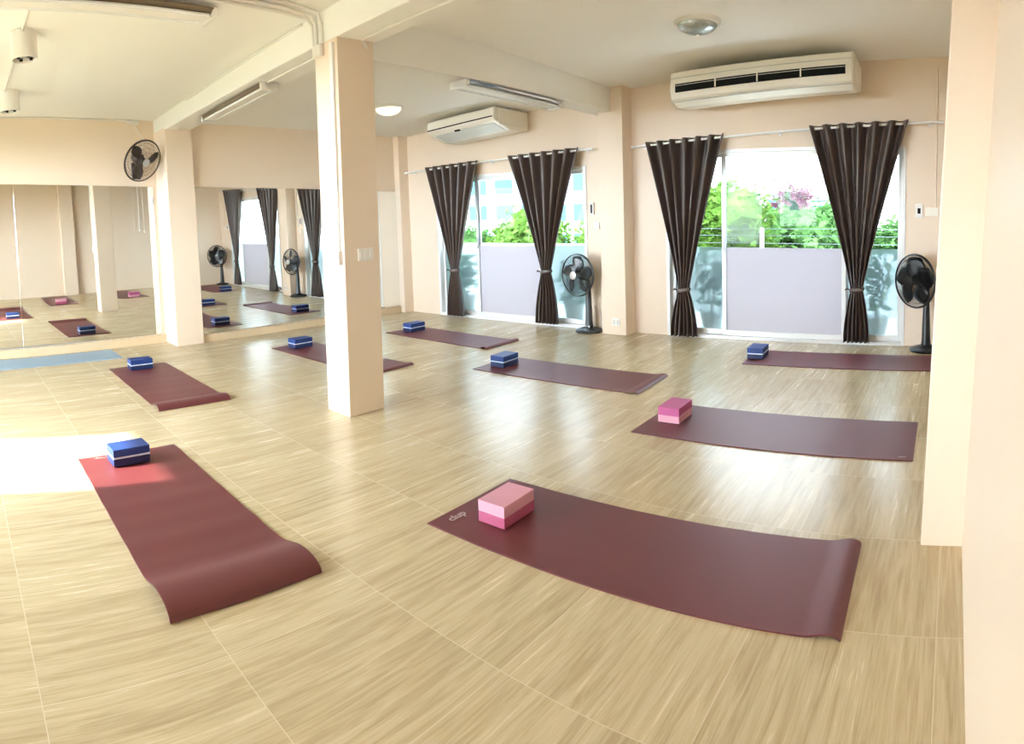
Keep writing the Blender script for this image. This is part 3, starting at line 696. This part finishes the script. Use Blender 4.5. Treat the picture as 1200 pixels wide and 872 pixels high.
def spot(x, y, label):
    z = ceil1(x, y); root = thing('spotlight', label, 'spotlight', (x, y, z), 0, 'white cylinder spotlights')
    obj('housing', LT([(0.098, 0.0), (0.100, -0.004), (0.100, -0.20), (0.094, -0.205), (0.088, -0.19), (0.086, -0.06), (0, -0.06)], 36), M_white, root, smooth=False)
    obj('inner_reflector', LT([(0.084, -0.190), (0.055, -0.12), (0.03, -0.10), (0, -0.10)], 30), M_refl, root, smooth=True)
    for k in range(4):
        a = PI/2*k+0.4; obj('lamp_diode', B(0.055*math.cos(a)-0.012, 0.055*math.cos(a)+0.012, 0.055*math.sin(a)-0.012, 0.055*math.sin(a)+0.012, -0.200, -0.185), M_dark, root)
spot(-4.69, 0.615, 'white cylinder spotlight on the ceiling, upper left, the nearer one')
spot(-6.33, 0.645, 'white cylinder spotlight on the ceiling cut off by the left edge')

# ------------------------------------------------------------------ conduits and plates
def pipe(pts, r, label, mat_=None, name='cable_conduit', cat='conduit'):
    bm = bmesh.new(); tube(bm, pts, r, 8); return tag(obj(name, bm, mat_ or M_white, smooth=True), label, cat, 'white surface conduits')
c1z = lambda x, y: ceil1(x, y)-0.016
pipe([(-7.4, 0.60, c1z(-7.4, 0.60)), (-1.5, 0.60, c1z(-1.5, 0.60))], 0.011, 'white ceiling conduit linking the two cylinder spotlights')
for k, (x_, lb) in enumerate(((-3.80, 'leftmost of the white conduits running along the ceiling to the middle column'), (-3.73, 'middle one of the white conduits running along the ceiling to the middle column'), (-3.645, 'rightmost of the white conduits running along the ceiling to the middle column'))):
    xe = (-3.80, -3.765, -3.70)[k]
    pipe([(x_, -1.2, c1z(x_, -1.2)), (x_, 2.20, c1z(x_, 2.20)), (x_+(xe-x_)*0.4, 2.44, c1z(x_, 2.44)-0.01), (xe, 2.482, c1z(xe, 2.48)-0.06), (xe, 2.484, 2.60)], 0.013, lb)
bm = bmesh.new(); box(bm, -3.80, -3.70, 2.465, 2.497, 2.52, 2.60)
tag(obj('junction_box', bm, M_white, bevel=0.005), 'white junction box at the top of the middle column', 'junction box')
def lean_x(x, z): return x + 0.022*z
bm = bmesh.new()
xL = -3.652
prim(bm, [(lean_x(xL, 1.16)-0.018, 2.482, 1.16), (lean_x(xL, 1.16)+0.018, 2.482, 1.16), (lean_x(xL, 1.16)+0.018, 2.4995, 1.16), (lean_x(xL, 1.16)-0.018, 2.4995, 1.16), (lean_x(xL, 2.58)-0.018, 2.482, 2.58), (lean_x(xL, 2.58)+0.018, 2.482, 2.58), (lean_x(xL, 2.58)+0.018, 2.4995, 2.58), (lean_x(xL, 2.58)-0.018, 2.4995, 2.58)])
tag(obj('cable_trunking', bm, M_white, bevel=0.003), 'flat white trunking running down the middle column edge', 'trunking')
bm = bmesh.new(); box(bm, -3.665, -3.595, 2.465, 2.4995, 1.07, 1.17)
so = obj('switch_box', bm, M_white, bevel=0.004); tag(so, 'small white switch box at the foot of the column trunking', 'switch box')
def plate(name, x0, x1, y0, y1, z0, z1, axis, n, label, cat='outlet', group=None):
    root = thing(name, label, cat, ((x0+x1)/2, (y0+y1)/2, (z0+z1)/2), 0, group)
    dx, dy, dz = (x1-x0)/2, (y1-y0)/2, (z1-z0)/2
    obj('cover_plate', B(-dx, dx, -dy, dy, -dz, dz), M_white, root, bevel=0.002)
    for k in range(n):
        t = (k+0.5)/n - 0.5
        if axis == 'x': bm = B(dx, dx+0.004, 2*dy*t-dy*0.5/n, 2*dy*t+dy*0.5/n, -dz*0.55, dz*0.55)
        else: bm = B(2*dx*t-dx*0.5/n, 2*dx*t+dx*0.5/n, -dy-0.004, -dy, -dz*0.55, dz*0.55)
        obj('rocker', bm, M_greyp if name != 'wall_switch' else M_white, root, bevel=0.001)
    return root
plate('wall_switch', -3.578, -3.566, 2.615, 2.745, 1.09, 1.175, 'x', 3, 'wide pale switch plate on the right face of the middle column', 'switch')
plate('power_outlet', -3.76, -3.68, 2.492, 2.4985, 0.33, 0.42, 'y', 2, 'white power outlet low on the bright face of the middle column', 'outlet', 'low power outlets')
plate('power_outlet', -3.625, -3.525, 6.020, 6.0285, 0.10, 0.19, 'y', 2, 'white power outlet low on the pilaster beside the grey fan', 'outlet', 'low power outlets')
# box on wall column side
plate('power_outlet', -7.36, -7.25, 2.455, 2.4885, 1.70, 1.80, 'y', 2, 'white outlet box high on the wall column beside the wall fan', 'outlet')
# thermostats
def thermostat(x0, x1, z0, z1, win, label):
    root = thing('thermostat', label, 'thermostat', ((x0+x1)/2, WY(x0), (z0+z1)/2)); y = WY((x0+x1)/2)
    dx, dz = (x1-x0)/2, (z1-z0)/2
    obj('case', B(-dx, dx, -0.028, -0.001, -dz, dz), M_white, root, bevel=0.004)
    o = obj('display', B(-dx*0.45, dx*0.35, -0.031, -0.027, -dz*win, dz*win*0.9), M_dark, root, bevel=0.001); o['label'] = 'dark display window'
thermostat(-0.40, -0.325, 1.30, 1.435, 0.42, 'white thermostat with dark screen right of the black fan curtain')
thermostat(-4.00, -3.945, 1.34, 1.48, 0.75, 'slim remote holder on the wall left of the pilaster')
bm = WB(-0.30, -0.17, 0.0, 0.012, 1.315, 1.40); tag(obj('blank_plate', bm, M_cream, bevel=0.003), 'pale blank wall plate beside the thermostat, near the right pilaster', 'wall plate')
bm = WB(-3.955, -3.885, 0.0, 0.008, 1.18, 1.25); tag(obj('blank_plate', bm, M_cream, bevel=0.002), 'small pale wall plate below the slim remote holder', 'wall plate')
pipe([(-0.20, WY(-0.2)-0.008, 2.78), (-0.20, WY(-0.2)-0.008, 1.40)], 0.008, 'thin peach-white conduit rising from the blank plate by the right pilaster', M_wall)
pipe([(-3.83, WY(-3.83)-0.006, 2.42), (-3.85, WY(-3.85)-0.006, 1.30)], 0.005, 'thin wall conduit left of the pilaster between the doors', M_greyp)
pipe([(-6.3, 2.492, 2.735), (-3.95, 2.492, 2.800)], 0.010, 'white conduit along the top edge of the long beam')
pipe([(-4.78, 2.64, beamz(-4.78)-0.011), (-3.80, 2.62, beamz(-3.8)-0.011)], 0.008, 'white conduit from the beam fitting to the middle column')
pipe([(-3.57, 2.80, 2.53), (-3.53, 2.72, 2.585), (-3.50, 2.68, beamz(-3.5)-0.010), (-0.3, 2.66, beamz(-0.3)-0.010)], 0.010, 'white conduit under the beam right of the middle column')
pipe([(-7.44, 2.30, 2.30), (-7.44, 2.36, 2.50), (-7.44, 2.24, 2.68)], 0.008, 'short curved cable above the wall fan')
pipe([(-7.435, -0.5, c1z(-7.435, -0.5)), (-7.435, 2.16, c1z(-7.435, 2.16))], 0.008, 'thin conduit in the corner between ceiling and mirrored wall')
tag(obj('junction_box', B(-7.449, -7.41, 2.16, 2.30, c1z(-7.4, 2.2)-0.045, c1z(-7.4, 2.2)+0.004), M_white, bevel=0.004), 'small white junction box near the ceiling above the wall fan', 'junction box')

# ------------------------------------------------------------------ outside
bm = bmesh.new(); wbox(bm, -7.6, 0.6, -1.75, -TH, -0.14, -0.02); struct(obj('trim_2', bm, M_btile))
bm = bmesh.new(); box(bm, -7.6, -3.7, 7.80, 7.92, -0.14, 0.90); box(bm, -3.7, 0.6, 7.92, 8.04, -0.14, 0.80)
tag(obj('balcony_parapet', bm, M_conc), 'pale concrete parapet wall along the balcony outside the doors', 'parapet')
rt_ = thing('balcony_railing', 'thin grey rails and posts above the balcony parapet', 'railing', (0, 0, 0))
for z in (0.93, 1.03, 1.12):
    obj('rail', T([(-3.7, 7.98, z), (0.6, 7.98, z)], 0.004, 6), M_railm, rt_)
for x in (-3.6, -2.50, -1.2, 0.3):
    obj('post', B(x-0.02, x+0.02, 7.96, 8.0, 0.795, 1.13), M_white, rt_)
root = thing('plant_stand', 'slim white pole stand above the balcony carrying the flower pot', 'plant stand', (0, 0, 0))
obj('top_bar', T([(-3.45, 7.98, 2.9), (-0.1, 7.98, 2.9)], 0.015, 8), M_white, root)
for x in (-3.45, -0.1): obj('upright', B(x-0.015, x+0.015, 7.965, 7.995, 0.8, 2.9), M_white, root)
root = thing('flower_pot', 'green hanging pot of pink flowers outside the right-hand door', 'flower pot', (-2.06, 7.98, 1.36))
obj('pot', LT([(0.062, 0.0), (0.085, 0.15), (0.092, 0.16), (0.080, 0.155), (0, 0.14)], 24), M_potg, root, smooth=True)
b_ = bmesh.new()
for k in range(3):
    a = 2*PI*k/3; tube(b_, [(0.085*math.cos(a), 0.085*math.sin(a), 0.155), (0, 0, 0.6), (0, 0, 1.54)], 0.0015, 4)
obj('hanger_wire', b_, M_alug, root)
def leafcloud(bm, n, fc, size, rnd, flat=0.0):
    for _ in range(n):
        p = fc(rnd); s_ = size*rnd.uniform(0.6, 1.3)
        a, b_, g_ = rnd.uniform(0, 2*PI), rnd.uniform(-1.2, 1.2), rnd.uniform(0, 2*PI)
        R = Matrix.Rotation(a, 3, 'Z') @ Matrix.Rotation(b_, 3, 'X') @ Matrix.Rotation(g_, 3, 'Z')
        pts = [R @ Vector(q)*s_ for q in ((0, -0.5, 0), (0.28, 0, 0.05), (0, 0.55, -0.05), (-0.28, 0, 0.05))]
        bm.faces.new([bm.verts.new(Vector(p)+q) for q in pts])
rnd = random.Random(3)
b_ = bmesh.new(); leafcloud(b_, 320, lambda r: (r.gauss(0, 0.12), r.gauss(0, 0.10), 0.17+abs(r.gauss(0, 0.07))-0.10*abs(r.gauss(0, 0.5))), 0.05, rnd); obj('foliage', b_, M_leaf, root)
def petals(bm, n, fc, size, rnd):
    for _ in range(n):
        c0 = Vector(fc(rnd)); nrm = Vector((rnd.uniform(-1, 1), -1.2, rnd.uniform(-0.3, 1))).normalized(); q = nrm.to_track_quat('Z', 'Y').to_matrix()
        for k in range(5):
            a = 2*PI*k/5; pts = [q @ Vector((math.cos(a+da)*rr*size, math.sin(a+da)*rr*size, zz)) for da, rr, zz in ((0, 0.05, 0), (-0.55, 0.8, 0.006), (0, 1.05, 0.012), (0.55, 0.8, 0.006))]
            bm.faces.new([bm.verts.new(c0+p) for p in pts])
b_ = bmesh.new(); petals(b_, 85, lambda r: (r.gauss(0.0, 0.20), r.gauss(-0.05, 0.06), 0.25+r.gauss(0, 0.09)), 0.040, rnd); o = obj('pale_blossoms', b_, M_petalp, root); o['label'] = 'pale pink blossoms'
b_ = bmesh.new(); petals(b_, 40, lambda r: (r.gauss(0.13, 0.05), r.gauss(-0.1, 0.04), 0.17+r.gauss(0, 0.05)), 0.040, rnd); petals(b_, 5, lambda r: (r.gauss(-0.25, 0.03), -0.08, 0.07+r.gauss(0, 0.03)), 0.030, rnd); o = obj('bright_blossoms', b_, M_petal, root); o['label'] = 'bright pink blossoms'
def potted(x, y, h, label, seed):
    r = random.Random(seed); root = thing('potted_plant', label, 'potted plant', (x, y, -0.02), 0, 'potted plants on the balcony')
    obj('pot', LT([(0.10, 0.0), (0.14, 0.22), (0.15, 0.24), (0.13, 0.235), (0, 0.21)], 24), M_terra, root, smooth=True)
    b_ = bmesh.new()
    for k in range(5): a = r.uniform(0, 6.28); tube(b_, [(0, 0, 0.2), (0.06*math.cos(a), 0.06*math.sin(a), h*0.5), (0.18*math.cos(a), 0.18*math.sin(a), h*0.85)], 0.006, 5)
    obj('stem', b_, M_bark, root)
    b_ = bmesh.new(); leafcloud(b_, 260, lambda q: (max(-0.22, min(0.22, q.gauss(0, 0.12))), max(-0.14, min(0.2, q.gauss(0, 0.10))), h*0.65+max(-0.3*h, min(0.3*h, q.gauss(0, h*0.17)))), 0.11, r); obj('foliage', b_, M_leafd, root)
potted(-6.42, 6.62, 0.85, 'dark potted plant blurred behind the frosted glass, leftmost', 11)
potted(-4.58, 6.68, 0.80, 'dark potted plant blurred behind the glass by the grey fan', 12)
potted(-2.72, 6.74, 0.95, 'dark potted plant blurred behind the left panel of the flower door', 13)
potted(-0.84, 6.80, 0.95, 'dark potted plant blurred behind the right panel of the flower door', 14)

GZ = -4.0
bm = bmesh.new(); box(bm, -120, 90, -90, 120, GZ-0.2, GZ); struct(obj('trim_3', bm, M_ground), 'ground far below outside')
def tree(x, y, cz, rx, rz_, m, label, seed, n=9000, size=0.22):
    r = random.Random(seed); root = thing('leafy_tree', label, 'tree', (x, y, GZ), 0, 'green trees beyond the balcony')
    cl = [(r.uniform(-rx, rx)*0.75, r.uniform(-rx, rx)*0.45, cz-GZ+r.uniform(-0.7, 0.62)*rz_, r.uniform(0.35, 0.55)) for _ in range(16)]
    def fc(q):
        c_ = q.choice(cl); v = Vector((q.gauss(0, 1), q.gauss(0, 1), q.gauss(0, 1))).normalized()*q.uniform(0.75, 1.0)
        return (c_[0]+v.x*rx*c_[3], c_[1]+v.y*rx*c_[3], c_[2]+v.z*rz_*c_[3])
    b_ = bmesh.new(); leafcloud(b_, n, fc, size, r)
    for c_ in cl:
        for k in range(1):
            rr_ = bmesh.ops.create_icosphere(b_, subdivisions=2, radius=1.0, matrix=Matrix.Translation(c_[:3]) @ Matrix.Diagonal((rx*c_[3]*0.68, rx*c_[3]*0.68, rz_*c_[3]*0.68, 1)))
            for v in rr_['verts']: v.co += Vector((r.gauss(0, 1), r.gauss(0, 1), r.gauss(0, 1)))*0.11
    obj('crown', b_, m, root)
    b_ = bmesh.new(); tube(b_, [(0, 0, 0), (0.1, 0, (cz-GZ)*0.5), (0, 0.1, cz-GZ)], [0.22, 0.16, 0.06], 8)
    for k in range(4): a = r.uniform(0, 6.28); tube(b_, [(0.05, 0.05, (cz-GZ)*0.6), (rx*0.5*math.cos(a), rx*0.3*math.sin(a), cz-GZ)], [0.08, 0.03], 6)
    obj('trunk', b_, M_bark, root)
tree(-5.9, 15.0, 0.05, 1.75, 1.9, M_leaf, 'yellow-green tree seen left of the flower pot', 21)
tree(-4.6, 18.6, -0.35, 2.0, 2.1, M_leaf2, 'green tree seen directly below the flower pot', 22)
tree(-1.35, 14.6, 0.2, 1.7, 1.7, M_leaf2, 'green tree seen at the right edge of the flower door', 23)
tree(-12.8, 16.0, -0.35, 1.8, 2.0, M_leaf, 'light green tree in front of the blue building, left-hand door', 24)
tree(-11.2, 20.5, -0.9, 1.9, 2.0, M_leaf2, 'green tree behind the curtain beside the grey fan', 25)
tree(-9.0, 15.5, -0.6, 1.5, 2.0, M_leaf, 'green tree seen through the left panel of the flower door', 26)
tree(-18.2, 18.5, -1.0, 2.0, 1.9, M_leaf2, 'green tree farthest left behind the left-hand door', 27)
tree(-3.0, 13.0, -1.25, 1.0, 1.5, M_leaf2, 'low green tree rising just above the rails under the flowers', 28, 2500)

def building(x, y, w, d, h, nx, nz, rz__, label, mw=M_bldg, mg=M_bglass):
    root = thing('building', label, 'building', (x, y, GZ), rz__, 'distant buildings')
    obj('wall', B(-w/2, w/2, -d/2, d/2, 0, h), mw, root); obj('roof', B(-w/2-0.3, w/2+0.3, -d/2-0.3, d/2+0.3, h, h+0.3), M_roof, root)
    cw, ch = w/nx, h/nz; first_w = None
    for i in range(nx):
        for j in range(nz):
            if first_w is None: wo = first_w = obj('window', B(-cw*0.33, cw*0.33, -0.06, 0.02, -ch*0.28, ch*0.28), mg, root)
            else: wo = first_w.copy(); COL.objects.link(wo); wo.parent = root
            wo.location = (-w/2+cw*(i+0.5), -d/2, ch*(j+0.5))
    return root
building(-39.5, 46, 14.5, 8, 20, 6, 9, 0.45, 'pale high building with rows of blue windows behind the left-hand door')
building(-26.3, 42, 6.5, 8, 15, 4, 7, 0.45, 'narrower pale building with blue windows beside the grey fan curtain')
building(-19.5, 62, 8, 8, 6.8, 5, 3, 0.2, 'low distant pale building on the horizon left of the flowers')
building(-11.5, 64, 5.5, 8, 6.2, 4, 3, 0.1, 'low distant pale building on the horizon behind the flowers')

# ------------------------------------------------------------------ light
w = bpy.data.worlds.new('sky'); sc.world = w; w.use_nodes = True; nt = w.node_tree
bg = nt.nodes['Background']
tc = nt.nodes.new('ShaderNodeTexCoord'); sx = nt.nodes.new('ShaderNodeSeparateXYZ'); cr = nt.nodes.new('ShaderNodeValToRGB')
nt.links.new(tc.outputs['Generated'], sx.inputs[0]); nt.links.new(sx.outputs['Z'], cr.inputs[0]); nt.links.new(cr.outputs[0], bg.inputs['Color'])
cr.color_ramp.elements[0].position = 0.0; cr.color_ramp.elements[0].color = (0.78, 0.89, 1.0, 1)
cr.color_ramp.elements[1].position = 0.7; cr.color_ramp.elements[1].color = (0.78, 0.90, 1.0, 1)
# the sky is brighter on the sun's side (towards -y) than over the trees (towards +y)
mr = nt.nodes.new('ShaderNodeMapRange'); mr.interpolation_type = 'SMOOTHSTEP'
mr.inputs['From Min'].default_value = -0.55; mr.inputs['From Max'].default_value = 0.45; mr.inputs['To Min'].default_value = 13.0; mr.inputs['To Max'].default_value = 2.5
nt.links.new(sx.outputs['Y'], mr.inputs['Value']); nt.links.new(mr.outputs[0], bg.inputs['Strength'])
sun_d = bpy.data.lights.new('sun', 'SUN'); sun_d.energy = 6.0; sun_d.angle = math.radians(1.2); sun_d.color = (1.0, 0.93, 0.80)
sun = bpy.data.objects.new('sun', sun_d); COL.objects.link(sun)
E_ = math.radians(36.0); d = Vector((0.19*math.cos(E_), 0.98*math.cos(E_), -math.sin(E_))).normalized()
sun.rotation_euler = d.to_track_quat('-Z', 'Y').to_euler(); sun.location = (-4, -8, 8)

vs = sc.view_settings
sc.display_settings.display_device = 'sRGB'
vs.view_transform = 'Standard'; vs.look = 'None'; vs.exposure = 2.1; vs.gamma = 1.0; vs.use_curve_mapping = False
sc.cycles.max_bounces = 14; sc.cycles.diffuse_bounces = 8; sc.cycles.glossy_bounces = 6; sc.cycles.transmission_bounces = 8; sc.cycles.transparent_max_bounces = 16
sc.cycles.sample_clamp_indirect = 8.0
sc.cycles.use_denoising = True
sc.cycles.caustics_reflective = False; sc.cycles.caustics_refractive = False
